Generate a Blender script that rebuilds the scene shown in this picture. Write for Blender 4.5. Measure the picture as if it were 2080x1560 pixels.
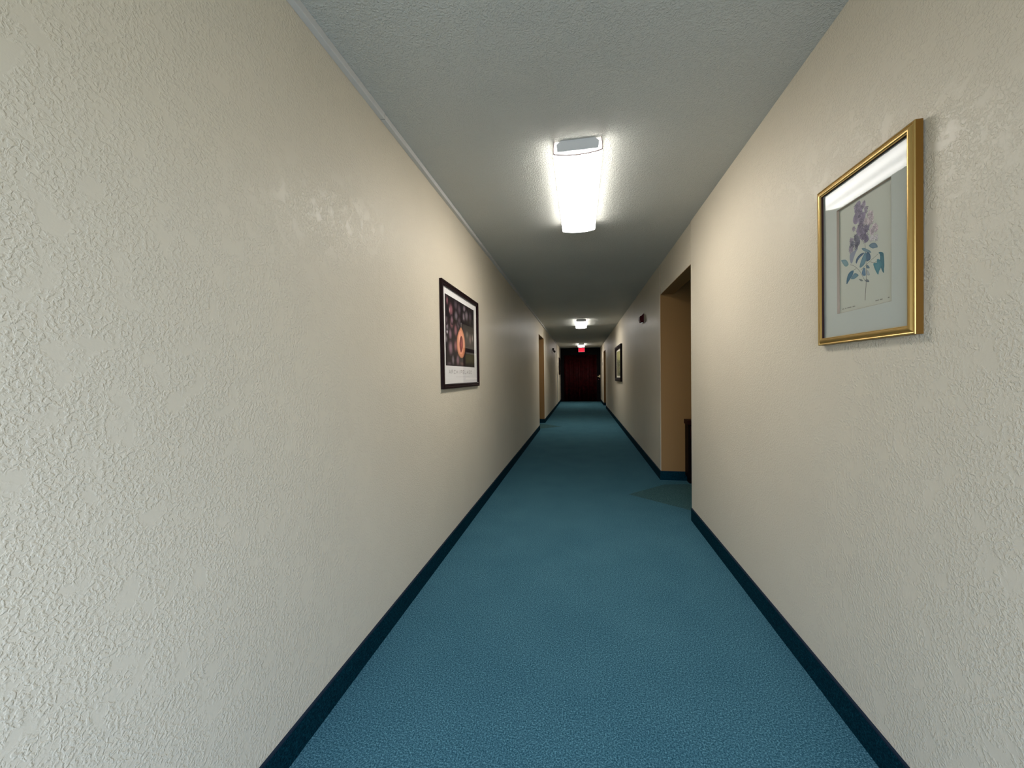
import bpy, bmesh, math, random
from mathutils import Vector, Matrix

random.seed(7)
S = bpy.context.scene
COL = S.collection
for o in list(bpy.data.objects):
    bpy.data.objects.remove(o)

# ------------------------------------------------------------------ camera
HC = 1.2063                       # eye height
F_PX, YAW, PITCH, ROLL = 781.53, math.radians(10.139), math.radians(1.189), math.radians(0.787)
fwd = Vector((-math.sin(YAW), math.cos(YAW), 0)); rgt = Vector((math.cos(YAW), math.sin(YAW), 0)); upv = Vector((0, 0, 1))
f2 = fwd * math.cos(PITCH) - upv * math.sin(PITCH)
u2 = upv * math.cos(PITCH) + fwd * math.sin(PITCH)
r3 = rgt * math.cos(ROLL) - u2 * math.sin(ROLL)
u3 = rgt * math.sin(ROLL) + u2 * math.cos(ROLL)
cam_data = bpy.data.cameras.new('camera')
cam_data.sensor_width = 36.0
cam_data.lens = 36.0 * F_PX / 2080.0
cam_data.clip_start = 0.02
cam = bpy.data.objects.new('camera', cam_data)
M3 = Matrix((r3, u3, -f2)).transposed()
cam.matrix_world = Matrix.Translation((0, 0, HC)) @ M3.to_4x4()
COL.objects.link(cam)
S.camera = cam

# ------------------------------------------------------------------ sky, daylight, exposure
W = bpy.data.worlds.new('sky'); S.world = W; W.use_nodes = True
bg = W.node_tree.nodes['Background']
_wt = W.node_tree
_tc = _wt.nodes.new('ShaderNodeTexCoord'); _sx = _wt.nodes.new('ShaderNodeSeparateXYZ'); _rp = _wt.nodes.new('ShaderNodeValToRGB')
_rp.color_ramp.elements[0].position, _rp.color_ramp.elements[0].color = 0.0, (0.32, 0.365, 0.42, 1)      # ground outside
_rp.color_ramp.elements[1].position, _rp.color_ramp.elements[1].color = 0.06, (0.57, 0.72, 1.0, 1)      # sky
_wt.links.new(_tc.outputs['Generated'], _sx.inputs[0]); _wt.links.new(_sx.outputs['Z'], _rp.inputs['Fac']); _wt.links.new(_rp.outputs['Color'], bg.inputs['Color'])
bg.inputs['Strength'].default_value = 14.0      # overcast daylight let in only by the added window behind
S.view_settings.view_transform = 'Standard'
S.view_settings.look = 'None'
S.view_settings.gamma = 1.0
S.view_settings.use_curve_mapping = False
S.view_settings.exposure = 0.0
LAMP = 28.5                                    # radiance of the ceiling lamps' lenses
S.cycles.max_bounces = 12
S.cycles.diffuse_bounces = 6
S.cycles.sample_clamp_indirect = 6.0

# ------------------------------------------------------------------ plan of the corridor (metres)
DL, DR, H = 0.9106, 0.8897, 2.44
XL, XR = -DL, DR
Y0, YE = -0.95, 17.9
TH = 0.143
BBH, BBT = 0.104, 0.008
NEAR = (3.347, 4.594, 2.103)      # right alcove opening: y from, y to, head
FARR = (14.25, 15.55, 2.12)       # far right doorway
LEFT = (8.53, 9.76, 2.14)         # left doorway

# ------------------------------------------------------------------ helpers
def new_mat(name):
    m = bpy.data.materials.new(name); m.use_nodes = True
    nt = m.node_tree
    return m, nt, nt.nodes['Principled BSDF']

def simple(name, col, rough=0.5, metal=0.0, spec=0.5):
    m, nt, b = new_mat(name)
    b.inputs['Base Color'].default_value = (*col, 1)
    b.inputs['Roughness'].default_value = rough
    b.inputs['Metallic'].default_value = metal
    b.inputs['Specular IOR Level'].default_value = spec
    return m

def nd(nt, t, **kw):
    n = nt.nodes.new(t)
    for k, v in kw.items():
        setattr(n, k, v)
    return n

def ramp(nt, src, p0, p1, c0=(0, 0, 0), c1=(1, 1, 1)):
    r = nd(nt, 'ShaderNodeValToRGB')
    e = r.color_ramp.elements
    e[0].position, e[0].color = p0, (*c0, 1)
    e[1].position, e[1].color = p1, (*c1, 1)
    nt.links.new(src, r.inputs['Fac'])
    return r.outputs['Color']

def math_n(nt, op, a, b):
    n = nd(nt, 'ShaderNodeMath', operation=op)
    for i, v in enumerate((a, b)):
        if isinstance(v, (int, float)):
            n.inputs[i].default_value = v
        else:
            nt.links.new(v, n.inputs[i])
    return n.outputs[0]

def noise(nt, vec, scale, detail=2.0, rough=0.5, dist=0.0):
    n = nd(nt, 'ShaderNodeTexNoise')
    n.inputs['Scale'].default_value = scale
    n.inputs['Detail'].default_value = detail
    n.inputs['Roughness'].default_value = rough
    n.inputs['Distortion'].default_value = dist
    nt.links.new(vec, n.inputs['Vector'])
    return n.outputs['Fac']

def plaster(name, col, rough, spec, scale, depth, patches, lo=0.44, hi=0.62, gloss=0.0):
    """sprayed wall texture: soft ridges, knocked flat in patches"""
    m, nt, b = new_mat(name)
    tc = nd(nt, 'ShaderNodeTexCoord'); v = tc.outputs['Object']
    ridg = ramp(nt, noise(nt, v, scale, 2.5, 0.55, 0.4), lo, hi)
    fine = noise(nt, v, scale * 2.6, 2.0)
    big = ramp(nt, noise(nt, v, patches, 2.0, 0.5, 0.3), 0.34, 0.46)
    h = math_n(nt, 'ADD', math_n(nt, 'MULTIPLY', ridg, big), math_n(nt, 'MULTIPLY', fine, 0.12))
    bp = nd(nt, 'ShaderNodeBump')
    bp.inputs['Strength'].default_value = 1.0
    bp.inputs['Distance'].default_value = depth
    nt.links.new(h, bp.inputs['Height'])
    nt.links.new(bp.outputs['Normal'], b.inputs['Normal'])
    tint = ramp(nt, noise(nt, v, 1.7, 2.0), 0.3, 0.7, [c * 0.965 for c in col], [min(1, c * 1.02) for c in col])
    nt.links.new(tint, b.inputs['Base Color'])
    b.inputs['Roughness'].default_value = rough
    b.inputs['Specular IOR Level'].default_value = spec
    if gloss:                                   # thin satin film of the paint
        b.inputs['Coat Weight'].default_value = gloss
        b.inputs['Coat Roughness'].default_value = 0.24
        nt.links.new(bp.outputs['Normal'], b.inputs['Coat Normal'])
    return m

def carpet(name, dark, mid, light, scale=190.0, sheen=0.0):
    m, nt, b = new_mat(name)
    tc = nd(nt, 'ShaderNodeTexCoord'); v = tc.outputs['Object']
    n1 = noise(nt, v, scale, 3.0, 0.8)
    n2 = noise(nt, v, 3.0, 2.0)
    r = nd(nt, 'ShaderNodeValToRGB')
    e = r.color_ramp.elements
    e[0].position, e[0].color = 0.36, (*dark, 1)
    e[1].position, e[1].color = 0.68, (*light, 1)
    k = e.new(0.52); k.color = (*mid, 1)
    nt.links.new(n1, r.inputs['Fac'])
    mx = nd(nt, 'ShaderNodeMix', data_type='RGBA', blend_type='MULTIPLY')
    mx.inputs['Factor'].default_value = 1.0
    nt.links.new(r.outputs['Color'], mx.inputs['A'])
    nt.links.new(ramp(nt, n2, 0.3, 0.7, (0.9, 0.92, 0.93), (1.05, 1.03, 1.02)), mx.inputs['B'])
    nt.links.new(mx.outputs['Result'], b.inputs['Base Color'])
    bp = nd(nt, 'ShaderNodeBump')
    bp.inputs['Strength'].default_value = 0.8
    bp.inputs['Distance'].default_value = 0.003
    nt.links.new(n1, bp.inputs['Height'])
    nt.links.new(bp.outputs['Normal'], b.inputs['Normal'])
    b.inputs['Roughness'].default_value = 0.95
    b.inputs['Specular IOR Level'].default_value = 0.03
    b.inputs['Sheen Weight'].default_value = sheen
    b.inputs['Sheen Roughness'].default_value = 0.5
    return m

def emit(name, col, s, base=(0.8, 0.8, 0.8)):
    m, nt, b = new_mat(name)
    b.inputs['Base Color'].default_value = (*base, 1)
    b.inputs['Emission Color'].default_value = (*col, 1)
    b.inputs['Emission Strength'].default_value = s
    return m

WALL = plaster('cream wall paint', (0.64, 0.563, 0.43), 0.5, 0.3, 125.0, 0.00085, 20.0, gloss=0.10)
CEIL = plaster('grey white ceiling texture', (0.50, 0.50, 0.45), 0.5, 0.4, 130.0, 0.0018, 60.0, 0.40, 0.66)
TAN = simple('tan reveal paint', (0.27, 0.148, 0.052), 0.7, 0.0, 0.2)
CARPET = carpet('teal blue carpet', (0.012, 0.054, 0.076), (0.052, 0.143, 0.186), (0.16, 0.35, 0.40), 190.0)
CBASE = carpet('carpet base', (0.0006, 0.010, 0.016), (0.0012, 0.022, 0.034), (0.006, 0.058, 0.078), 190.0, 0.0)
CINSET = carpet('grey green carpet', (0.018, 0.055, 0.060), (0.048, 0.110, 0.112), (0.12, 0.21, 0.21))
BIND = simple('navy base binding', (0.006, 0.016, 0.032), 0.7, 0.0, 0.2)
WHITE = simple('white enamel', (0.62, 0.63, 0.62), 0.45)
RACE = simple('grey white raceway', (0.56, 0.545, 0.51), 0.5, 0.0, 0.3)
BLACK = simple('shadow gap', (0.02, 0.02, 0.02), 0.8)

# ------------------------------------------------------------------ mesh helpers
def box(bm, x0, x1, y0, y1, z0, z1):
    vs = [bm.verts.new((x, y, z)) for x in (x0, x1) for y in (y0, y1) for z in (z0, z1)]
    q = [(0, 1, 3, 2), (4, 6, 7, 5), (0, 4, 5, 1), (2, 3, 7, 6), (0, 2, 6, 4), (1, 5, 7, 3)]
    return [bm.faces.new([vs[i] for i in f]) for f in q]

def obj(name, bm, mats, parent=None, smooth=False, bevel=0.0, seg=2):
    bmesh.ops.recalc_face_normals(bm, faces=bm.faces)
    me = bpy.data.meshes.new(name); bm.to_mesh(me); bm.free()
    o = bpy.data.objects.new(name, me)
    for m in (mats if isinstance(mats, (list, tuple)) else [mats]):
        me.materials.append(m)
    COL.objects.link(o)
    if parent:
        o.parent = parent
        o.matrix_parent_inverse = Matrix.Translation(parent.location).inverted()
    if smooth:
        for p in me.polygons:
            p.use_smooth = True
    if bevel:
        b = o.modifiers.new('edge', 'BEVEL'); b.width = bevel; b.segments = seg; b.limit_method = 'ANGLE'
    return o

def boxes(name, bl, mat, parent=None, bevel=0.0):
    bm = bmesh.new()
    for b in bl:
        box(bm, *b)
    return obj(name, bm, mat, parent, bevel=bevel)

def thing(name, label, cat, loc, group=None):
    o = bpy.data.objects.new(name, None); o.empty_display_size = 0.1
    o.location = loc; o['label'] = label; o['category'] = cat
    if group:
        o['group'] = group
    COL.objects.link(o)
    return o

def structure(o, label=None, cat=None):
    o['kind'] = 'structure'
    if label:
        o['label'] = label; o['category'] = cat
    return o

# ------------------------------------------------------------------ shell
structure(boxes('floor', [(-2.6, 2.9, Y0 - 0.2, YE + 0.2, -0.12, 0.0)], CARPET), 'teal blue speckled carpet floor running down the corridor', 'floor')
structure(boxes('ceiling', [(-2.6, 2.9, Y0 - 0.2, YE + 0.2, H, H + 0.15)], CEIL), 'grey white textured ceiling above the corridor', 'ceiling')

def wall_with_holes(x0, x1, holes):
    bl = []; y = Y0
    for a, b, h in holes:
        bl.append((x0, x1, y, a, 0, H)); y = b
    bl.append((x0, x1, y, YE, 0, H))
    return bl
structure(boxes('wall_left', wall_with_holes(XL - TH, XL, [LEFT]) + [(XL - TH, XL - 0.004, LEFT[0], LEFT[1], LEFT[2], H)], WALL), 'cream textured wall along the left side of the corridor', 'wall')
structure(boxes('wall_right', wall_with_holes(XR, XR + TH, [NEAR, FARR])
                + [(XR + 0.005, XR + TH, NEAR[0], NEAR[1], NEAR[2], H), (XR + 0.004, XR + TH, FARR[0], FARR[1], FARR[2], H)], WALL),
          'cream textured wall along the right side of the corridor', 'wall')
structure(boxes('wall_end', [(XL - 0.3, XR + 0.3, YE, YE + 0.15, 0, H)], WALL), 'wall closing the far end of the corridor', 'wall')

# tan painted linings of the three openings and the spaces behind them
e = 0.004
structure(boxes('wall_alcove', [
    (XR + 0.003, 2.55, NEAR[1] - 0.004, NEAR[1] + 0.1, 0, H), (2.45, 2.6, 2.6, NEAR[1] + 0.1, 0, H), (XR + TH, 2.6, 2.5, 2.6, 0, H),
    (XR + 0.006, XR + TH - 0.001, NEAR[0], NEAR[1] + e, NEAR[2] - e, NEAR[2]), (XR + TH, XR + TH + e, NEAR[0] - 0.75, NEAR[1], NEAR[2], H)], TAN),
    'tan painted walls inside the alcove on the right', 'wall')
structure(boxes('wall_recess_left', [
    (-2.3, XL - 0.003, LEFT[1] - 0.004, LEFT[1] + 0.1, 0, H), (-2.4, -2.3, LEFT[0] - 0.1, LEFT[1] + 0.1, 0, H), (-2.3, XL - TH, LEFT[0] - 0.1, LEFT[0], 0, H),
    (XL - TH + 0.001, XL - 0.005, LEFT[0], LEFT[1] + e, LEFT[2] - e, LEFT[2])], TAN), 'tan painted walls inside the left doorway', 'wall')
structure(boxes('wall_recess_right', [
    (XR + 0.003, 1.6, FARR[1] - 0.004, FARR[1] + 0.1, 0, H), (1.6, 1.7, FARR[0] - 0.1, FARR[1] + 0.1, 0, H), (XR + TH, 1.6, FARR[0] - 0.1, FARR[0], 0, H),
    (XR + 0.005, XR + TH - 0.001, FARR[0], FARR[1] + e, FARR[2] - e, FARR[2])], TAN), 'tan painted walls inside the far right doorway', 'wall')

# back end behind the camera; unseen window added there to daylight the foreground
WX0, WX1, WZ0, WZ1 = -0.72, 0.70, 0.12, 1.95
structure(boxes('wall_back', [
    (XL - 0.3, WX0, Y0 - 0.15, Y0, 0, H), (WX1, XR + 0.3, Y0 - 0.15, Y0, 0, H),
    (WX0, WX1, Y0 - 0.15, Y0, 0, WZ0), (WX0, WX1, Y0 - 0.15, Y0, WZ1, H)], WALL), 'unseen wall behind the viewer, with the added window', 'wall')
wf = structure(boxes('added_window_1', [
    (WX0, WX0 + 0.05, Y0 - 0.12, Y0 - 0.05, WZ0, WZ1), (WX1 - 0.05, WX1, Y0 - 0.12, Y0 - 0.05, WZ0, WZ1),
    (WX0, WX1, Y0 - 0.12, Y0 - 0.05, WZ0, WZ0 + 0.05), (WX0, WX1, Y0 - 0.12, Y0 - 0.05, WZ1 - 0.05, WZ1),
    (-0.03, 0.02, Y0 - 0.12, Y0 - 0.05, WZ0 + 0.05, WZ1 - 0.05)], WHITE), 'tall white window added unseen behind the viewer for daylight', 'window')
pl = bpy.data.lights.new('window_portal', 'AREA'); pl.shape = 'RECTANGLE'
pl.size = WX1 - WX0; pl.size_y = WZ1 - WZ0
po = bpy.data.objects.new('window_portal', pl); COL.objects.link(po)
po.location = ((WX0 + WX1) / 2, Y0 - 0.16, (WZ0 + WZ1) / 2); po.rotation_euler = (math.radians(90), 0, 0)
pl.cycles.is_portal = True
po.rotation_euler = (math.radians(90), 0, 0)

# carpet insets at the doorways
def inset(pts, label):
    bm = bmesh.new()
    lo = [bm.verts.new((x, y, 0.0)) for x, y in pts]; hi = [bm.verts.new((x, y, 0.0015)) for x, y in pts]
    bm.faces.new(hi); bm.faces.new(lo[::-1])
    for i in range(len(pts)):
        j = (i + 1) % len(pts); bm.faces.new((lo[i], lo[j], hi[j], hi[i]))
    return structure(obj('floor_inset', bm, CINSET), label, 'carpet')
inset([(0.463, 3.99), (0.89, 3.635), (1.25, 3.33), (1.75, 3.9), (1.25, 4.46), (0.89, 4.40)], 'grey green carpet diamond at the right alcove opening')
inset([(-0.45, 9.12), (XL, 8.72), (-1.4, 8.6), (-1.8, 9.12), (-1.4, 9.64), (XL, 9.52)], 'grey green carpet diamond at the left doorway')

# carpeted baseboards with a bound top edge
def baseboard(name, segs, label):
    main = []; top = []
    for x0, x1, y0, y1 in segs:
        main.append((x0, x1, y0, y1, 0, BBH - 0.006)); top.append((x0 - 0.0005, x1 + 0.0005, y0 - 0.0005, y1 + 0.0005, BBH - 0.006, BBH))
    o = structure(boxes(name, main, CBASE), label, 'baseboard')
    boxes('binding', top, BIND, o)
    return o
b = BBT
baseboard('baseboard_left', [(XL, XL + b, Y0, LEFT[0] + b), (XL, XL + b, LEFT[1] - b, YE), (-2.3, XL, LEFT[1] - b, LEFT[1])], 'dark teal carpet baseboard along the left wall')
baseboard('baseboard_right', [(XR - b, XR, Y0, NEAR[0]), (XR - b, XR, NEAR[1] - b, FARR[0]), (XR, 2.45, NEAR[1] - b, NEAR[1]),
                              (XR - b, XR, FARR[1] - b, YE), (XR, 1.6, FARR[1] - b, FARR[1])], 'dark teal carpet baseboard along the right wall')
# metal corner bead at the alcove's near edge
bm = bmesh.new()
bmesh.ops.create_cone(bm, cap_ends=True, segments=10, radius1=0.0035, radius2=0.0035, depth=H - BBH, matrix=Matrix.Translation((XR + 0.0015, NEAR[0], (H + BBH) / 2)))
structure(obj('trim_1', bm, WALL, smooth=True), 'rounded corner bead at the near edge of the right alcove', 'trim')

# surface raceway in the left ceiling corner
RW, RH = 0.0229, 0.0279
rt = structure(boxes('trim_2', [(XL, XL + RW + 0.0012, Y0, 1.69, H - RH - 0.0012, H)], RACE, bevel=0.002), 'grey white cable raceway along the left ceiling corner', 'raceway')
boxes('joint_gap', [(XL, XL + RW - 0.001, 1.69, 1.694, H - RH + 0.001, H)], BLACK, rt)
boxes('raceway_cover', [(XL, XL + RW, 1.694, 15.2, H - RH, H)], RACE, rt, bevel=0.002)
boxes('raceway_coupling', [(XL, XL + RW + 0.0012, 2.80, 2.86, H - RH - 0.0012, H)], RACE, rt, bevel=0.001)
boxes('raceway_drop', [(XL, XL + 0.018, 15.17, 15.2, 0.11, H - RH)], RACE, rt)

# ------------------------------------------------------------------ ceiling lights
def lens_material():
    m, nt, b = new_mat('lit acrylic lens')
    tc = nd(nt, 'ShaderNodeTexCoord')
    sx = nd(nt, 'ShaderNodeSeparateXYZ'); nt.links.new(tc.outputs['Object'], sx.inputs[0])
    w = nd(nt, 'ShaderNodeMath', operation='COSINE')
    nt.links.new(math_n(nt, 'MULTIPLY', math_n(nt, 'ABSOLUTE', sx.outputs['X'], 0), 55.0), w.inputs[0])
    lev = math_n(nt, 'ADD', math_n(nt, 'MULTIPLY', w.outputs[0], -0.22), 0.95)      # two tubes behind the lens
    b.inputs['Base Color'].default_value = (0.85, 0.85, 0.85, 1)
    b.inputs['Roughness'].default_value = 0.3
    b.inputs['Emission Color'].default_value = (1.0, 0.968, 0.93, 1)
    sy = math_n(nt, 'MULTIPLY', math_n(nt, 'SUBTRACT', LLEN, sx.outputs['Y']), 28.0)     # tubes stop short of the far end
    end = nd(nt, 'ShaderNodeClamp'); nt.links.new(sy, end.inputs['Value']); end.inputs['Min'].default_value = 0.03
    lev = math_n(nt, 'MULTIPLY', lev, end.outputs[0])
    nt.links.new(math_n(nt, 'MULTIPLY', lev, LAMP), b.inputs['Emission Strength'])
    return m
LLEN = 1.115
LENS = lens_material()
LENSSIDE = emit('lit lens side', (1.0, 0.968, 0.93), LAMP * 0.55)
LENSTOP = emit('lens upper side', (1.0, 0.968, 0.93), LAMP * 0.03)
LENSEND = emit('lit lens end', (1.0, 0.93, 0.85), 0.9)
LIP = simple('pinkish lens lip', (0.45, 0.33, 0.30), 0.5)

def extrude_profile(bm, pts, y0, y1, closed=False, caps=False):
    a = [bm.verts.new((x, y0, z)) for x, z in pts]; c = [bm.verts.new((x, y1, z)) for x, z in pts]
    n = len(pts)
    for i in range(n if closed else n - 1):
        j = (i + 1) % n; bm.faces.new((a[i], a[j], c[j], c[i]))
    if caps:
        bm.faces.new(a[::-1]); bm.faces.new(c)

LLEN = 1.115
def lens_profile(s=0.0):
    w1, w0 = 0.128 - s, 0.121 - s
    zb = -0.082 + s
    pts = [(-w1 + 0.004, -0.0005), (-w1, -0.03), (-w1, -0.066 + s)]
    for i in range(9):
        t = -1 + 2 * i / 8
        pts.append((w0 * t, zb + 0.012 * t * t))
    pts += [(w1, -0.066 + s), (w1, -0.03), (w1 - 0.004, -0.0005)]
    return pts

def make_light(loc, label):
    t = thing('ceiling_light', label, 'ceiling light', loc, 'wraparound ceiling lights down the corridor')
    lx, ly, lz = loc
    def local(fn, name, mat, **kw):
        bm = bmesh.new(); fn(bm)
        o = obj(name, bm, mat, **kw); o.parent = t
        return o
    local(lambda bm: box(bm, -0.078, 0.078, 0.004, LLEN - 0.004, -0.012, 0.0), 'housing', WHITE)
    ln = local(lambda bm: extrude_profile(bm, lens_profile(), 0.0, LLEN), 'lens', [LENS, LENSSIDE, LENSTOP])
    for p in ln.data.polygons:                       # the lens's upright sides sit away from the tubes and glow less
        if abs(p.normal.x) > 0.7:
            p.material_index = 1 if p.center.z < -0.031 else 2
    cap = [(-0.088, 0.0), (-0.110, -0.018), (-0.105, -0.056), (0.105, -0.056), (0.110, -0.018), (0.088, 0.0)]
    for y in (0.006, LLEN - 0.006):
        def closing(bm, y=y):
            p = lens_profile(0.002); p = [(x, min(z, -0.0005)) for x, z in p]
            extrude_profile(bm, p, y - 0.001, y + 0.001, True, True)
        local(closing, 'lens_end', LENSEND)
        yc = y - 0.009 if y < 0.5 else y + 0.001
        local(lambda bm: extrude_profile(bm, cap, yc, yc + 0.008, True, True), 'end_cap', WHITE)
        yl = -0.004 if y < 0.5 else LLEN
        def lip(bm):
            p = lens_profile(); q = lens_profile(0.004)
            extrude_profile(bm, p + q[::-1], yl, yl + 0.004, True, True)
        local(lip, 'lens_lip', LIP)
    return t
LX = -0.004
light0 = make_light((LX, 2.072, H), 'nearest long white fluorescent ceiling light, fully in view overhead')
def copy_tree(o, parent=None):
    c = o.copy(); COL.objects.link(c)
    if parent:
        c.parent = parent
    for ch in o.children:
        copy_tree(ch, c)
    return c
for (x, y, lab) in ((0.022, 8.62, 'second ceiling light, beyond the alcove and level with the left doorway'),
                    (0.035, 15.2, 'farthest ceiling light, small, just above the red exit sign')):
    c = copy_tree(light0); c.location = (x, y, H); c['label'] = lab

# ------------------------------------------------------------------ framed pictures
def make_frame_bm(y0, y1, z0, z1, prof, side, xw):
    """sweep a moulding profile [(inward, out from wall)] round a rectangle on the wall plane x = xw; side -1 = left wall"""
    bm = bmesh.new(); s = 1 if side < 0 else -1
    rings = []
    for w, d in prof:
        rings.append([bm.verts.new((xw + s * d, y, z)) for y, z in ((y0 + w, z0 + w), (y1 - w, z0 + w), (y1 - w, z1 - w), (y0 + w, z1 - w))])
    for a, c in zip(rings[:-1], rings[1:]):
        for i in range(4):
            j = (i + 1) % 4; bm.faces.new((a[i], a[j], c[j], c[i]))
    return bm

def ring_bm(o, i, d0, d1, side, xw):
    """flat board with a rectangular window: outer rect o, inner rect i, between depths d0 < d1"""
    bm = bmesh.new(); s = 1 if side < 0 else -1
    def r(q, d):
        return [bm.verts.new((xw + s * d, y, z)) for y, z in ((q[0], q[2]), (q[1], q[2]), (q[1], q[3]), (q[0], q[3]))]
    A, B, C, D = r(o, d0), r(o, d1), r(i, d1), r(i, d0)
    for a, c in ((A, B), (B, C), (C, D), (D, A)):
        for k in range(4):
            j = (k + 1) % 4; bm.faces.new((a[k], a[j], c[j], c[k]))
    return bm

def glass_mat(name, gain=1.0):
    m = bpy.data.materials.new(name); m.use_nodes = True; nt = m.node_tree; nt.nodes.clear()
    out = nd(nt, 'ShaderNodeOutputMaterial'); mix = nd(nt, 'ShaderNodeMixShader')
    tr = nd(nt, 'ShaderNodeBsdfTransparent'); gl = nd(nt, 'ShaderNodeBsdfGlossy'); fr = nd(nt, 'ShaderNodeFresnel')
    gl.inputs['Roughness'].default_value = 0.02; fr.inputs['IOR'].default_value = 1.5
    gl.inputs['Color'].default_value = (1, 1, 1, 1)
    geo = nd(nt, 'ShaderNodeNewGeometry')
    front = math_n(nt, 'SUBTRACT', 1.0, geo.outputs['Backfacing'])
    nt.links.new(math_n(nt, 'MULTIPLY', math_n(nt, 'MULTIPLY', fr.outputs[0], gain), front), mix.inputs[0])
    nt.links.new(tr.outputs[0], mix.inputs[1]); nt.links.new(gl.outputs[0], mix.inputs[2]); nt.links.new(mix.outputs[0], out.inputs[0])
    return m
GLASS = glass_mat('picture glass', 0.6)

def print_mat(name):
    m, nt, b = new_mat(name)
    a = nd(nt, 'ShaderNodeVertexColor', layer_name='ink')
    nt.links.new(a.outputs['Color'], b.inputs['Base Color'])
    b.inputs['Roughness'].default_value = 0.6
    b.inputs['Specular IOR Level'].default_value = 0.2
    return m
PRINT = print_mat('printed ink on paper')

class Art:
    """a flat print: layered ink shapes in (y, z) on a wall plane, each with its own ink colour"""
    def __init__(self, side, xw, d):
        self.bm = bmesh.new(); self.c = self.bm.loops.layers.float_color.new('ink')
        self.s = 1 if side < 0 else -1; self.xw, self.d, self.k = xw, d, 0; self.clip = None
    def _v(self, p):
        return self.bm.verts.new((self.xw + self.s * (self.d + self.k * 2.5e-6), p[0], p[1]))
    def poly(self, pts, col, bump=True):
        vs = [self._v(p) for p in pts]
        n = len(pts); cx = sum(p[0] for p in pts) / n; cz = sum(p[1] for p in pts) / n
        f = self.bm.faces.new(vs)
        for l in f.loops:
            l[self.c] = (*col, 1)
        if n > 4:
            bmesh.ops.triangulate(self.bm, faces=[f])
        self.k += 1
    def soft(self, c, r, col, edge, n=20, rings=4, tilt=0.0):
        """ellipse of ink fading from col in the middle to edge colour at the rim"""
        prev = None
        for q in range(rings + 1):
            t = q / rings; k = t * t * (3 - 2 * t)
            cc = [a * (1 - k) + b_ * k for a, b_ in zip(col, edge)]
            if q == 0:
                ring = [(self._v(c), cc)]
            else:
                ring = []
                for i in range(n):
                    a = 2 * math.pi * i / n
                    dy, dz = r[0] * t * math.cos(a), r[1] * t * math.sin(a)
                    q2 = (c[0] + dy + tilt * dz, c[1] + dz)
                    if self.clip:                     # the picture area ends here
                        q2 = (min(max(q2[0], self.clip[0]), self.clip[1]), min(max(q2[1], self.clip[2]), self.clip[3]))
                    ring.append((self._v(q2), cc))
            if prev:
                for i in range(n):
                    j = (i + 1) % n
                    vs = [prev[0], ring[i], ring[j]] if len(prev) == 1 else [prev[i], ring[i], ring[j], prev[j]]
                    f = self.bm.faces.new([v for v, _ in vs])
                    for l, (_, k2) in zip(f.loops, vs):
                        l[self.c] = (*k2, 1)
            prev = ring
        self.k += 1
    def stroke(self, pts, w, col):
        for (a, b_) in zip(pts[:-1], pts[1:]):
            dy, dz = b_[0] - a[0], b_[1] - a[1]; L = math.hypot(dy, dz) or 1
            ny, nz = -dz / L * w / 2, dy / L * w / 2
            ey, ez = dy / L * w * 0.2, dz / L * w * 0.2
            self.poly([(a[0] + ny - ey, a[1] + nz - ez), (b_[0] + ny + ey, b_[1] + nz + ez), (b_[0] - ny + ey, b_[1] - nz + ez), (a[0] - ny - ey, a[1] - nz - ez)], col)
            self.k -= 1
        self.k += 1
    def done(self, name, parent):
        me_bm = self.bm
        me = bpy.data.meshes.new(name); me_bm.to_mesh(me); me_bm.free()
        o = bpy.data.objects.new(name, me); me.materials.append(PRINT); COL.objects.link(o)
        o.parent = parent; o.matrix_parent_inverse = Matrix.Translation(parent.location).inverted()
        return o

def rounded(pts, n=2):
    for _ in range(n):
        q = []
        for a, c in zip(pts, pts[1:] + pts[:1]):
            q += [(a[0] * .78 + c[0] * .22, a[1] * .78 + c[1] * .22), (a[0] * .22 + c[0] * .78, a[1] * .22 + c[1] * .78)]
        pts = q
    return pts

def lit(*rgb):   # sRGB 0..255 ink colour to linear
    return [((c / 255 + 0.055) / 1.055) ** 2.4 if c > 10 else c / 255 / 12.92 for c in rgb]

# --- fruit poster on the left wall
MAHOG = simple('dark mahogany frame', (0.010, 0.0022, 0.0026), 0.4, 0.0, 0.14)
PAPER = simple('white poster paper', (0.80, 0.76, 0.72), 0.6)
y0, y1, z0, z1 = 2.42, 3.335, 1.124, 1.857
p1 = thing('framed_poster', 'dark framed fruit poster with a cut peach-coloured fruit, on the left wall', 'picture', (XL, (y0 + y1) / 2, z0))
obj('frame', make_frame_bm(y0, y1, z0, z1, [(0, 0.0), (0, 0.019), (0.002, 0.021), (0.014, 0.0215), (0.018, 0.0185), (0.028, 0.0195), (0.034, 0.016), (0.034, 0.004)], -1, XL), MAHOG, p1)
boxes('paper', [(XL + 0.002, XL + 0.0055, y0 + 0.02, y1 - 0.02, z0 + 0.02, z1 - 0.02)], PAPER, p1)
boxes('glass', [(XL + 0.009, XL + 0.0105, y0 + 0.03, y1 - 0.03, z0 + 0.03, z1 - 0.03)], GLASS, p1)
A = Art(-1, XL, 0.0057)
PY0, PY1, PZ0, PZ1 = 2.508, 3.226, 1.285, 1.777
dark = lit(22, 8, 12)
A.clip = (PY0, PY1, PZ0, PZ1)
A.poly([(PY0, PZ0), (PY1, PZ0), (PY1, PZ1), (PY0, PZ1)], dark)
INK = {
 'grey': lit(126, 112, 118), 'mauve': lit(138, 102, 114), 'rose': lit(146, 92, 100), 'pale': lit(205, 188, 194), 'dim': lit(92, 74, 82)}
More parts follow.
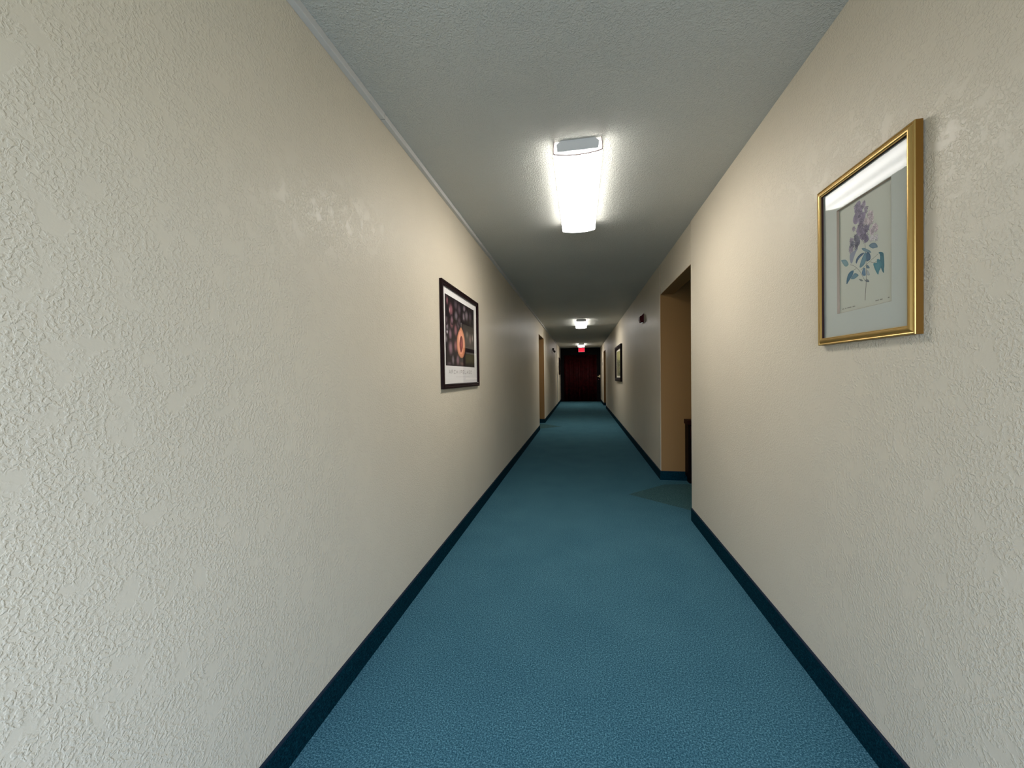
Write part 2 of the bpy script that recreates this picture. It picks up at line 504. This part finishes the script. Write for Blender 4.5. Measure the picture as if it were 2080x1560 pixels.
SPOTS = [((2.609, 1.508), (.036, .040), 'mauve'), ((2.64, 1.59), (.04, .038), 'rose'), ((2.73, 1.548), (.038, .045), 'rose'),
 ((2.724, 1.434), (.042, .042), 'rose'), ((2.611, 1.412), (.05, .05), 'mauve'), ((2.544, 1.523), (.022, .018), 'pale'), ((2.661, 1.327), (.03, .035), 'grey'),
 ((2.578, 1.30), (.05, .014), 'dim'), ((2.529, 1.467), (.02, .026), 'grey'), ((2.77, 1.329), (.04, .042), 'mauve'), ((2.546, 1.56), (.028, .03), 'grey'),
 ((2.792, 1.596), (.034, .036), 'dim'), ((2.554, 1.735), (.022, .03), 'rose'), ((2.63, 1.685), (.046, .046), 'rose'), ((2.74, 1.735), (.045, .034), 'dim'),
 ((2.823, 1.717), (.046, .046), 'dim'), ((2.953, 1.742), (.042, .028), 'grey'), ((2.936, 1.679), (.036, .034), 'grey'), ((3.012, 1.698), (.05, .040), 'grey'),
 ((3.114, 1.705), (.046, .04), 'dim'), ((2.747, 1.658), (.044, .034), 'grey'), ((2.648, 1.615), (.03, .03), 'mauve'), ((2.536, 1.60), (.024, .03), 'dim'), ((2.818, 1.632), (.04, .032), 'dim')]
for c, r, k in SPOTS:
    A.soft(c, (r[0] * 1.2, r[1] * 1.3), INK[k], dark)
A.soft((2.603, 1.678), (.011, .02), lit(205, 170, 165), INK['rose'], 12, 3)
A.soft((2.55, 1.52), (.009, .012), lit(215, 205, 210), INK['grey'], 12, 3)
A.soft((2.935, 1.668), (.012, .011), lit(150, 135, 140), INK['grey'], 12, 3)
A.soft((3.106, 1.515), (.05, .055), lit(120, 92, 92), dark)
A.soft((3.175, 1.53), (.03, .04), lit(140, 128, 122), dark)
A.soft((3.02, 1.545), (.05, .042), lit(98, 88, 80), dark)
A.soft((2.87, 1.306), (.07, .02), lit(104, 72, 70), dark)
A.poly([(2.859, 1.621), (2.873, 1.623), (2.870, 1.587), (2.861, 1.585)], lit(130, 120, 118))
FIG = rounded([(2.861, 1.592), (2.821, 1.566), (2.781, 1.533), (2.756, 1.497), (2.75, 1.452), (2.759, 1.406), (2.78, 1.377), (2.825, 1.355), (2.872, 1.349), (2.914, 1.361), (2.949, 1.393), (2.96, 1.431), (2.962, 1.472), (2.951, 1.511), (2.924, 1.548), (2.893, 1.574)])
def shrink(p, c, k, kz=None):
    return [(c[0] + (a - c[0]) * k, c[1] + (z - c[1]) * (kz or k)) for a, z in p]
A.poly(FIG, lit(168, 104, 72))
A.poly(shrink(FIG, (2.852, 1.47), 0.90, 0.93), lit(206, 134, 96))
A.poly(rounded([(2.852, 1.565), (2.804, 1.535), (2.779, 1.5), (2.769, 1.454), (2.778, 1.414), (2.811, 1.385), (2.854, 1.377), (2.899, 1.395), (2.934, 1.43), (2.938, 1.47), (2.926, 1.509), (2.899, 1.54)]), lit(226, 150, 118))
A.soft((2.815, 1.50), (.022, .05), lit(245, 190, 160), lit(226, 150, 118), 14, 3)
A.poly(rounded([(2.866, 1.524), (2.837, 1.507), (2.817, 1.47), (2.816, 1.434), (2.832, 1.406), (2.85, 1.388), (2.876, 1.409), (2.904, 1.44), (2.901, 1.477), (2.893, 1.512)]), lit(120, 36, 34))
A.soft((2.868, 1.458), (.026, .04), lit(168, 70, 74), lit(120, 36, 34), 14, 3)
A.poly([(2.486, 1.2015), (3.251, 1.2015), (3.251, 1.1995), (2.486, 1.1995)], lit(236, 230, 226))
for q in range(30):                      # a row of print too small to read
    a = 2.72 + q * 0.0121
    A.poly([(a, 1.2045), (a + 0.008, 1.2045), (a + 0.008, 1.2075), (a, 1.2075)], lit(200, 192, 186)); A.k -= 1
# title in outline-weight capitals
GLY = {'A': [[(0, 0), (.5, 1), (1, 0)], [(.2, .38), (.8, .38)]], 'R': [[(0, 0), (0, 1), (.75, 1), (.9, .78), (.75, .52), (0, .52)], [(.5, .52), (1, 0)]],
 'C': [[(1, .85), (.7, 1), (.3, 1), (0, .7), (0, .3), (.3, 0), (.7, 0), (1, .15)]], 'H': [[(0, 0), (0, 1)], [(1, 0), (1, 1)], [(0, .5), (1, .5)]],
 'I': [[(.5, 0), (.5, 1)]], 'P': [[(0, 0), (0, 1), (.75, 1), (.95, .76), (.75, .5), (0, .5)]], 'E': [[(1, 1), (0, 1), (0, 0), (1, 0)], [(0, .5), (.8, .5)]],
 'L': [[(0, 1), (0, 0), (1, 0)]], 'G': [[(1, .85), (.7, 1), (.3, 1), (0, .7), (0, .3), (.3, 0), (.7, 0), (1, .2), (1, .45), (.6, .45)]],
 'O': [[(.3, 0), (0, .3), (0, .7), (.3, 1), (.7, 1), (1, .7), (1, .3), (.7, 0), (.3, 0)]], 'X': [[(0, 0), (1, 1)], [(0, 1), (1, 0)]], 'T': [[(.5, 0), (.5, 1)], [(0, 1), (1, 1)]]}
ty = 2.57
word = 'ARCHIPELAGO'
for ch in word:
    for st in GLY[ch]:
        A.stroke([(ty + a * 0.034, 1.229 + z * 0.025) for a, z in st], 0.0055, lit(172, 164, 157))
    ty += 0.053
A.done('print', p1)

# --- lilac print on the right wall
GOLD = simple('gilt frame', (0.48, 0.315, 0.10), 0.36, 0.8)
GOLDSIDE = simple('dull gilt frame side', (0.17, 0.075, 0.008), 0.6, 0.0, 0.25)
REBATE = simple('dark maroon rebate', (0.035, 0.014, 0.012), 0.6, 0.0, 0.2)
GLASS2 = glass_mat('anti-reflective picture glass', 0.27)
MAT = simple('pale sage mat board', (0.42, 0.435, 0.375), 0.75)
BEVEL = simple('bevelled mat core', (0.36, 0.27, 0.19), 0.6)
y0, y1, z0, z1 = 1.190, 1.612, 1.303, 1.863
p2 = thing('framed_lilac_print', 'gilt framed lilac flower print with sage mat, on the right wall', 'picture', (XR, (y0 + y1) / 2, z0))
prof = [(0.0, 0.0), (0.0, 0.0175), (0.0012, 0.0195), (0.004, 0.0205), (0.0065, 0.0195), (0.0075, 0.0180), (0.010, 0.0185), (0.0145, 0.0225), (0.0185, 0.0235),
        (0.0225, 0.0230), (0.0245, 0.0210), (0.0255, 0.0200), (0.0275, 0.0205), (0.0290, 0.0195), (0.0292, 0.0125)]
prof = [(w * 0.86, d) for w, d in prof]
fr = obj('frame', make_frame_bm(y0, y1, z0, z1, prof, 1, XR), [GOLD, GOLDSIDE, REBATE], p2)
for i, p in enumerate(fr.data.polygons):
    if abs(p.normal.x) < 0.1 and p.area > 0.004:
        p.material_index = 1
for p in list(fr.data.polygons)[-4:]:
    p.material_index = 2
MO = (y0 + 0.022, y1 - 0.022, z0 + 0.022, z1 - 0.022); MI = (1.281, 1.518, 1.406, 1.760)
obj('mat_board', ring_bm(MO, MI, 0.0030, 0.0105, 1, XR), MAT, p2)
BI = (MI[0] + 0.002, MI[1] - 0.002, MI[2] + 0.002, MI[3] - 0.002)
bm = bmesh.new()
rr = [[bm.verts.new((XR - d, y, z)) for y, z in ((q[0], q[2]), (q[1], q[2]), (q[1], q[3]), (q[0], q[3]))] for q, d in ((MI, 0.0106), (BI, 0.0036))]
for i in range(4):
    j = (i + 1) % 4; bm.faces.new((rr[0][i], rr[0][j], rr[1][j], rr[1][i]))
obj('mat_bevel', bm, BEVEL, p2)
boxes('glass', [(XR - 0.0130, XR - 0.0114, y0 + 0.0245, y1 - 0.0245, z0 + 0.0245, z1 - 0.0245)], GLASS2, p2)
A = Art(1, XR, 0.0032)
A.poly([(MO[0], MO[2]), (MO[1], MO[2]), (MO[1], MO[3]), (MO[0], MO[3])], lit(178, 179, 163))
LEAVES = {'leafTR': [(1.381, 1.596), (1.368, 1.6), (1.353, 1.596), (1.345, 1.587), (1.342, 1.578), (1.353, 1.58), (1.363, 1.581), (1.373, 1.588)], 'leafR1': [(1.341, 1.563), (1.333, 1.562), (1.322, 1.557), (1.319, 1.549), (1.317, 1.516), (1.32, 1.505), (1.318, 1.495), (1.323, 1.498), (1.328, 1.507), (1.335, 1.526), (1.333, 1.553)], 'leafR2': [(1.348, 1.545), (1.335, 1.541), (1.327, 1.523), (1.333, 1.51), (1.338, 1.507), (1.341, 1.494), (1.349, 1.505), (1.357, 1.52), (1.363, 1.538), (1.344, 1.532)], 'leafL': [(1.51, 1.589), (1.498, 1.587), (1.483, 1.583), (1.473, 1.57), (1.47, 1.562), (1.483, 1.558), (1.493, 1.565), (1.502, 1.577)], 'leafLL1': [(1.445, 1.537), (1.459, 1.539), (1.469, 1.535), (1.477, 1.527), (1.482, 1.512), (1.482, 1.497), (1.471, 1.507), (1.461, 1.515), (1.451, 1.523)], 'leafLL2': [(1.445, 1.527), (1.436, 1.526), (1.422, 1.515), (1.434, 1.511), (1.443, 1.508), (1.463, 1.512), (1.455, 1.519)], 'mid1': [(1.396, 1.58), (1.412, 1.582), (1.423, 1.579), (1.434, 1.572), (1.438, 1.561), (1.434, 1.554), (1.428, 1.563), (1.419, 1.57), (1.405, 1.575)], 'mid2': [(1.394, 1.582), (1.403, 1.573), (1.41, 1.564), (1.417, 1.551), (1.421, 1.539), (1.412, 1.537), (1.397, 1.543), (1.39, 1.557), (1.387, 1.57)], 'mid3': [(1.39, 1.58), (1.378, 1.575), (1.371, 1.561), (1.373, 1.55), (1.387, 1.548), (1.391, 1.552), (1.389, 1.564)], 'mid4': [(1.403, 1.534), (1.408, 1.525), (1.411, 1.517), (1.404, 1.508), (1.392, 1.506), (1.394, 1.519), (1.395, 1.532)], 'mid5': [(1.39, 1.54), (1.381, 1.535), (1.374, 1.524), (1.39, 1.528)], 'mid6': [(1.39, 1.525), (1.381, 1.518), (1.373, 1.502), (1.389, 1.506)], 'topA': [(1.412, 1.598), (1.398, 1.595), (1.384, 1.585), (1.373, 1.578), (1.368, 1.569), (1.382, 1.576), (1.394, 1.581), (1.405, 1.589)], 'budL': [(1.425, 1.503), (1.413, 1.501), (1.403, 1.493), (1.413, 1.493)], 'budR': [(1.397, 1.494), (1.383, 1.493), (1.376, 1.482), (1.39, 1.485)], 'under': [(1.442, 1.6), (1.45, 1.599), (1.463, 1.597), (1.467, 1.585), (1.461, 1.563), (1.454, 1.562), (1.446, 1.578), (1.436, 1.594), (1.425, 1.602), (1.434, 1.608)]}
STEMS = {'main': [(1.396, 1.607), (1.392, 1.575), (1.391, 1.524), (1.391, 1.498), (1.392, 1.473), (1.395, 1.447), (1.396, 1.43)], 'left': [(1.463, 1.56), (1.449, 1.554), (1.432, 1.541), (1.419, 1.527), (1.404, 1.504), (1.395, 1.489)], 'right': [(1.412, 1.53), (1.39, 1.54), (1.368, 1.549), (1.353, 1.554), (1.341, 1.559)], 'r2': [(1.373, 1.544), (1.361, 1.538), (1.348, 1.537)], 'l2': [(1.434, 1.54), (1.449, 1.538)]}
CLUSTERS = [(1.428, 1.736, 0.0135, 0), (1.401, 1.731, 0.0095, 1), (1.421, 1.718, 0.0155, 0), (1.391, 1.711, 0.007, 1), (1.435, 1.699, 0.0135, 0), (1.408, 1.691, 0.0145, 0), (1.411, 1.673, 0.0105, 0), (1.372, 1.688, 0.0105, 2), (1.372, 1.672, 0.0125, 2), (1.391, 1.675, 0.007, 2), (1.353, 1.642, 0.0105, 2), (1.365, 1.635, 0.0095, 2), (1.351, 1.609, 0.0065, 3), (1.367, 1.615, 0.007, 3), (1.418, 1.657, 0.0145, 0), (1.397, 1.647, 0.013, 0), (1.407, 1.639, 0.013, 0), (1.391, 1.622, 0.0105, 0), (1.435, 1.639, 0.0095, 4), (1.428, 1.624, 0.011, 4), (1.456, 1.637, 0.0075, 1), (1.456, 1.62, 0.011, 4), (1.434, 1.614, 0.0085, 4), (1.459, 1.608, 0.0075, 1), (1.444, 1.672, 0.0045, 1), (1.385, 1.651, 0.0075, 0)]
TONE = [lit(104, 96, 108), lit(124, 116, 124), lit(150, 138, 138), lit(166, 160, 158), lit(96, 94, 102)]
SHADE = [lit(78, 72, 86), lit(108, 100, 108), lit(132, 120, 122), lit(140, 136, 138), lit(70, 70, 78)]
LFC = {'leafTR': (92, 112, 122), 'leafR1': (56, 98, 106), 'leafR2': (70, 116, 122), 'leafL': (104, 130, 132), 'leafLL1': (62, 96, 112), 'leafLL2': (90, 118, 126),
       'mid1': (66, 86, 104), 'mid2': (92, 122, 130), 'mid3': (66, 90, 108), 'mid4': (88, 112, 128), 'mid5': (78, 100, 112), 'mid6': (140, 146, 144),
       'topA': (100, 122, 128), 'budL': (104, 110, 106), 'budR': (92, 98, 100), 'under': (128, 132, 142)}
A.poly(rounded(LEAVES['under']), lit(*LFC['under']))
for k, st in STEMS.items():
    for (a, b_), i in zip(zip(st[:-1], st[1:]), range(9)):
        A.stroke([a, b_], 0.0022 if k == 'main' and i > 2 else 0.0015, lit(98, 92, 86) if k == 'main' else lit(122, 118, 112))
for k, pts in LEAVES.items():
    if k == 'under':
        continue
    pts = rounded(pts)
    A.poly(pts, lit(*LFC[k]))
    n = len(pts); c = (sum(p[0] for p in pts) / n, sum(p[1] for p in pts) / n)
    A.poly(shrink(pts, c, 0.6), lit(*[min(255, v + 8) for v in LFC[k]]))
random.seed(3)
for (y, z, r, t) in CLUSTERS:
    A.soft((y, z), (r * 1.05, r * 1.25), [c * 1.35 for c in TONE[t]], [c * 1.9 for c in TONE[t]], 11, 3, random.uniform(-0.4, 0.4))
for (y, z, r, t) in CLUSTERS:
    for q in range(13):
        a = random.uniform(0, 6.28); d = r * 1.35 * math.sqrt(random.uniform(0, 1)) * 0.95
        cy, cz = y + math.cos(a) * d * 0.8, z + math.sin(a) * d
        col = TONE[t] if random.random() < 0.74 else SHADE[t]
        v = random.uniform(0.95, 1.5); col = [c * v for c in col]
        R = random.uniform(0.0036, 0.0058); rot = random.uniform(0, 1.5)
        for k in range(4):                # four petals
            b_ = rot + k * math.pi / 2
            A.poly([(cy + math.cos(b_ + o) * R * m, cz + math.sin(b_ + o) * R * m) for o, m in ((0, 0.12), (-0.5, 0.62), (-0.2, 1.0), (0.2, 1.0), (0.5, 0.62))], col)
            A.k -= 1
        A.k += 0.5
for a, w in ((1.503, .010), (1.488, .006), (1.478, .020), (1.452, .012), (1.352, .014), (1.334, .010), (1.304, .006)):   # captions too small to read
    z = 1.418 if a > 1.4 else 1.4185
    A.poly([(a, z), (a - w, z), (a - w, z + 0.003), (a, z + 0.003)], lit(128, 126, 114))
A.done('print', p2)
p2.rotation_euler = (0, math.radians(-0.5), 0)     # hangs a little forward from its wire

# --- two far framed pictures
WOOD2 = simple('dark espresso frame', (0.008, 0.004, 0.004), 0.5, 0.0, 0.06)
CREAM = simple('cream mat board', (0.78, 0.72, 0.60), 0.7)
def landscape(side, xw, y0, y1, z0, z1, b, t, label, green=True):
    p = thing('framed_landscape', label, 'picture', (xw, (y0 + y1) / 2, z0))
    obj('frame', make_frame_bm(y0, y1, z0, z1, [(0, 0.0), (0, t * .8), (0.006, t), (b * .5, t), (b * .75, t * .8), (b, t * .6), (b, 0.006)], side, xw), WOOD2, p)
    s = 1 if side < 0 else -1
    i = (y0 + b + 0.05, y1 - b - 0.06, z0 + b + 0.04, z1 - b - 0.04)
    obj('mat_board', ring_bm((y0 + 0.03, y1 - 0.03, z0 + 0.03, z1 - 0.03), i, 0.003, 0.008, side, xw), CREAM if green else WOOD2, p)
    A = Art(side, xw, 0.004)
    A.poly([(i[0] - .01, i[2] - .01), (i[1] + .01, i[2] - .01), (i[1] + .01, i[3] + .01), (i[0] - .01, i[3] + .01)], lit(112, 108, 78) if green else lit(30, 26, 24))
    wy, wz = i[1] - i[0], i[3] - i[2]
    base = lit(112, 108, 78) if green else lit(30, 26, 24)
    if green:
        A.poly([(i[0], i[2] + wz * .62), (i[1], i[2] + wz * .66), (i[1], i[3]), (i[0], i[3])], lit(150, 146, 96))
        rnd = random.Random(11)
        for q in range(26):
            fy, fz = rnd.random(), rnd.random() * 0.95
            col = lit(*( (78, 84, 54), (42, 46, 30), (168, 160, 136), (98, 102, 72), (34, 38, 26) )[q % 5])
            A.soft((i[0] + wy * (.08 + .84 * fy), i[2] + wz * (.05 + .62 * fz)), (wy * .15, wz * .07), col, base, 12, 3)
        A.soft((i[0] + wy * .4, i[2] + wz * .8), (wy * .3, wz * .15), lit(166, 158, 108), lit(150, 146, 96), 14, 3)
    else:
        for q in range(8):
            A.soft((i[0] + wy * (.15 + .1 * q), i[2] + wz * (.2 + .07 * q)), (wy * .1, wz * .1), lit(46, 40, 36), base, 12, 3)
    A.done('print', p)
    return p
landscape(1, XR, 8.62, 9.97, 1.05, 1.880, 0.085, 0.045, 'wide dark framed green landscape picture, far along the right wall')
landscape(-1, XL, 16.3, 17.2, 1.235, 1.955, 0.07, 0.03, 'small dark framed picture far down the left wall, near the end door', False)

# ------------------------------------------------------------------ end door
BURG = None
m, nt, bs = new_mat('dark burgundy leatherette')
tc = nd(nt, 'ShaderNodeTexCoord')
nt.links.new(ramp(nt, noise(nt, tc.outputs['Object'], 9.0, 3.0), 0.3, 0.7, (0.014, 0.0004, 0.0008), (0.036, 0.0012, 0.0022)), bs.inputs['Base Color'])
bs.inputs['Roughness'].default_value = 0.6; bs.inputs['Specular IOR Level'].default_value = 0.1
BURG = m
DARKW = simple('near black door surround', (0.002, 0.0018, 0.002), 0.6, 0.0, 0.08)
BRASS = simple('pale brass', (0.80, 0.62, 0.34), 0.35, 0.6)
REDB = simple('dull red button', (0.20, 0.05, 0.06), 0.5)
d = boxes('door_1', [(XL + 0.01, XR - 0.01, YE - 0.10, YE - 0.001, 2.12, H - 0.002), (XL + 0.01, XL + 0.16, YE - 0.10, YE - 0.001, 0.0, 2.12),
                     (XR - 0.17, XR - 0.01, YE - 0.10, YE - 0.001, 0.0, 2.12), (XL + 0.16, XR - 0.17, YE - 0.03, YE - 0.001, 0.0, 0.06)], DARKW)
structure(d, 'dark burgundy pleated door filling the far end of the corridor', 'door')
bm = bmesh.new()
x0, x1 = XL + 0.16, XR - 0.17
n = 72; prev = None
for i in range(n + 1):
    x = x0 + (x1 - x0) * i / n
    yy = YE - 0.075 + 0.028 * math.cos(i / n * 2 * math.pi * 7.5) + 0.008 * math.sin(i * 1.7)
    pr = (bm.verts.new((x, yy, 0.02)), bm.verts.new((x, yy, 2.12)))
    if prev:
        bm.faces.new((prev[0], pr[0], pr[1], prev[1]))
    prev = pr
pan = obj('pleated_panel', bm, BURG, d, smooth=True)
so = pan.modifiers.new('thickness', 'SOLIDIFY'); so.thickness = 0.006
hb = bmesh.new()
box(hb, 0.815, 0.870, YE - 0.112, YE - 0.10, 1.085, 1.20)
bmesh.ops.create_cone(hb, cap_ends=True, segments=16, radius1=0.013, radius2=0.013, depth=0.05, matrix=Matrix.Translation((0.845, YE - 0.135, 1.135)) @ Matrix.Rotation(math.pi / 2, 4, 'X'))
box(hb, 0.755, 0.860, YE - 0.168, YE - 0.150, 1.122, 1.148)
obj('door_handle', hb, BRASS, d, bevel=0.003)
bm = bmesh.new()
bmesh.ops.create_cone(bm, cap_ends=True, segments=16, radius1=0.02, radius2=0.017, depth=0.012, matrix=Matrix.Translation((0.80, YE - 0.106, 1.0)) @ Matrix.Rotation(math.pi / 2, 4, 'X'))
obj('lock_button', bm, REDB, d)

# ------------------------------------------------------------------ exit sign
ex = thing('exit_sign', 'small glowing red exit sign hung from the ceiling before the end door', 'exit sign', (0.045, 17.3, H))
SX0, SX1, SZ0, SZ1, SY = -0.092, 0.186, 2.222, 2.405, 17.27
boxes('housing', [(SX0, SX1, SY, SY + 0.05, SZ0, SZ1)], simple('white sign housing', (0.7, 0.6, 0.6), 0.5), ex, bevel=0.004)
boxes('sign_face', [(SX0 + 0.008, SX1 - 0.008, SY - 0.003, SY, SZ0 + 0.008, SZ1 - 0.008)], emit('lit red sign face', (1.0, 0.035, 0.09), 0.85, (0.2, 0.01, 0.02)), ex)
boxes('mount', [(0.02, 0.07, SY + 0.012, SY + 0.038, SZ1, H)], WHITE, ex)
bm = bmesh.new()
lw, lh, gap = 0.042, 0.118, 0.014
xx = (SX0 + SX1) / 2 - (4 * lw + 3 * gap) / 2
for ch in 'EXIT':
    for st in GLY[ch]:
        for (a, c) in zip(st[:-1], st[1:]):
            p, q = (xx + a[0] * lw, SZ0 + 0.032 + a[1] * lh), (xx + c[0] * lw, SZ0 + 0.032 + c[1] * lh)
            L = math.hypot(q[0] - p[0], q[1] - p[1]); ux, uz = (q[0] - p[0]) / L, (q[1] - p[1]) / L
            w = 0.009; ex_ = w * 0.9
            pts = [(p[0] - ux * ex_ - uz * w, p[1] - uz * ex_ + ux * w), (q[0] + ux * ex_ - uz * w, q[1] + uz * ex_ + ux * w), (q[0] + ux * ex_ + uz * w, q[1] + uz * ex_ - ux * w), (p[0] - ux * ex_ + uz * w, p[1] - uz * ex_ - ux * w)]
            vs = [bm.verts.new((x, SY - 0.0045, z)) for x, z in pts]; vb = [bm.verts.new((x, SY - 0.003, z)) for x, z in pts]
            bm.faces.new(vs)
            for i in range(4):
                j = (i + 1) % 4; bm.faces.new((vs[i], vs[j], vb[j], vb[i]))
    xx += lw + gap
obj('lettering', bm, emit('lit red lettering', (1.0, 0.0, 0.02), 0.8, (0.2, 0.0, 0.01)), ex)

# ------------------------------------------------------------------ fire alarm on the right wall
RED = simple('dark red plastic', (0.055, 0.0025, 0.004), 0.5, 0.0, 0.1)
sa = thing('fire_alarm_strobe', 'dark red fire alarm strobe on the right wall past the alcove', 'fire alarm', (XR, 5.78, 1.995))
bm = bmesh.new()
side = [(0.0, 1.955), (0.0, 2.062), (0.010, 2.062), (0.030, 2.040), (0.052, 2.030), (0.056, 1.985), (0.046, 1.950), (0.030, 1.944)]
a = [bm.verts.new((XR - dd, 5.715, z)) for dd, z in side]; c = [bm.verts.new((XR - dd, 5.835, z)) for dd, z in side]
bm.faces.new(a); bm.faces.new(c[::-1])
for i in range(len(side)):
    j = (i + 1) % len(side); bm.faces.new((a[i], a[j], c[j], c[i]))
obj('body', bm, RED, sa, bevel=0.002)
boxes('back_box', [(XR - 0.006, XR, 5.705, 5.845, 1.94, 2.066)], simple('maroon back plate', (0.10, 0.025, 0.02), 0.5), sa)
boxes('strobe_lens', [(XR - 0.030, XR - 0.008, 5.74, 5.81, 1.930, 1.948)], simple('clear strobe lens', (0.9, 0.86, 0.82), 0.15), sa, bevel=0.004)

# small fixture high on the left wall
el = thing('emergency_light', 'small dark two-headed light fixture high on the far left wall', 'emergency light', (XL, 12.8, 2.0))
DARKP = simple('dark bronze plastic', (0.06, 0.045, 0.03), 0.5)
boxes('body', [(XL, XL + 0.05, 12.75, 12.85, 2.03, 2.11)], DARKP, el, bevel=0.004)
for yy in (12.72, 12.88):
    bm = bmesh.new()
    bmesh.ops.create_uvsphere(bm, u_segments=14, v_segments=10, radius=0.036, matrix=Matrix.Translation((XL + 0.065, yy, 2.0)))
    obj('lamp_head', bm, DARKP, el, smooth=True)

# room plaque
pq = boxes('room_plaque', [(XR - 0.008, XR, 16.19, 16.29, 1.59, 1.715)], simple('dark plaque', (0.03, 0.025, 0.02), 0.4), None, bevel=0.002)
pq['label'] = 'small dark plaque on the right wall beyond the far doorway'; pq['category'] = 'plaque'

# ------------------------------------------------------------------ dark wooden console in the alcove
DW = simple('dark stained wood', (0.006, 0.003, 0.0025), 0.5, 0.0, 0.08)
DW2 = simple('reddish wood top', (0.022, 0.005, 0.003), 0.5, 0.0, 0.1)
cx0, cx1, cy0, cy1 = 1.145, 1.80, 4.43, 4.575
cb = thing('console_cabinet', 'dark reddish wooden cabinet just showing inside the right alcove', 'cabinet', ((cx0 + cx1) / 2, (cy0 + cy1) / 2, 0))
boxes('top', [(cx0 - 0.012, cx1 + 0.012, cy0 - 0.012, cy1, 0.650, 0.700)], DW2, cb, bevel=0.003)
boxes('body', [(cx0, cx1, cy0 + 0.012, cy1, 0.07, 0.650)], DW, cb, bevel=0.002)
boxes('plinth', [(cx0 + 0.02, cx1 - 0.02, cy0 + 0.04, cy1, 0.0, 0.07)], DW, cb)
for k in range(2):
    xa = cx0 + 0.02 + k * (cx1 - cx0 - 0.02) / 2; xb = xa + (cx1 - cx0 - 0.06) / 2
    dr_ = boxes('drawer', [(xa, xb, cy0, cy0 + 0.012, 0.50, 0.635)], DW2, cb, bevel=0.002)
    do_ = boxes('door', [(xa, xb, cy0, cy0 + 0.012, 0.085, 0.485)], DW, cb, bevel=0.002)
    for par, kn, z in ((dr_, 'knob', 0.57), (do_, 'knob', 0.40)):
        bm = bmesh.new()
        bmesh.ops.create_uvsphere(bm, u_segments=12, v_segments=8, radius=0.012, matrix=Matrix.Translation(((xa + xb) / 2, cy0 - 0.012, z)))
        kb = obj(kn, bm, BRASS, None, smooth=True); kb.parent = par; kb.matrix_parent_inverse = par.matrix_world.inverted()
        kb.matrix_parent_inverse = (Matrix.Translation(cb.location) @ Matrix.Translation(cb.location).inverted())
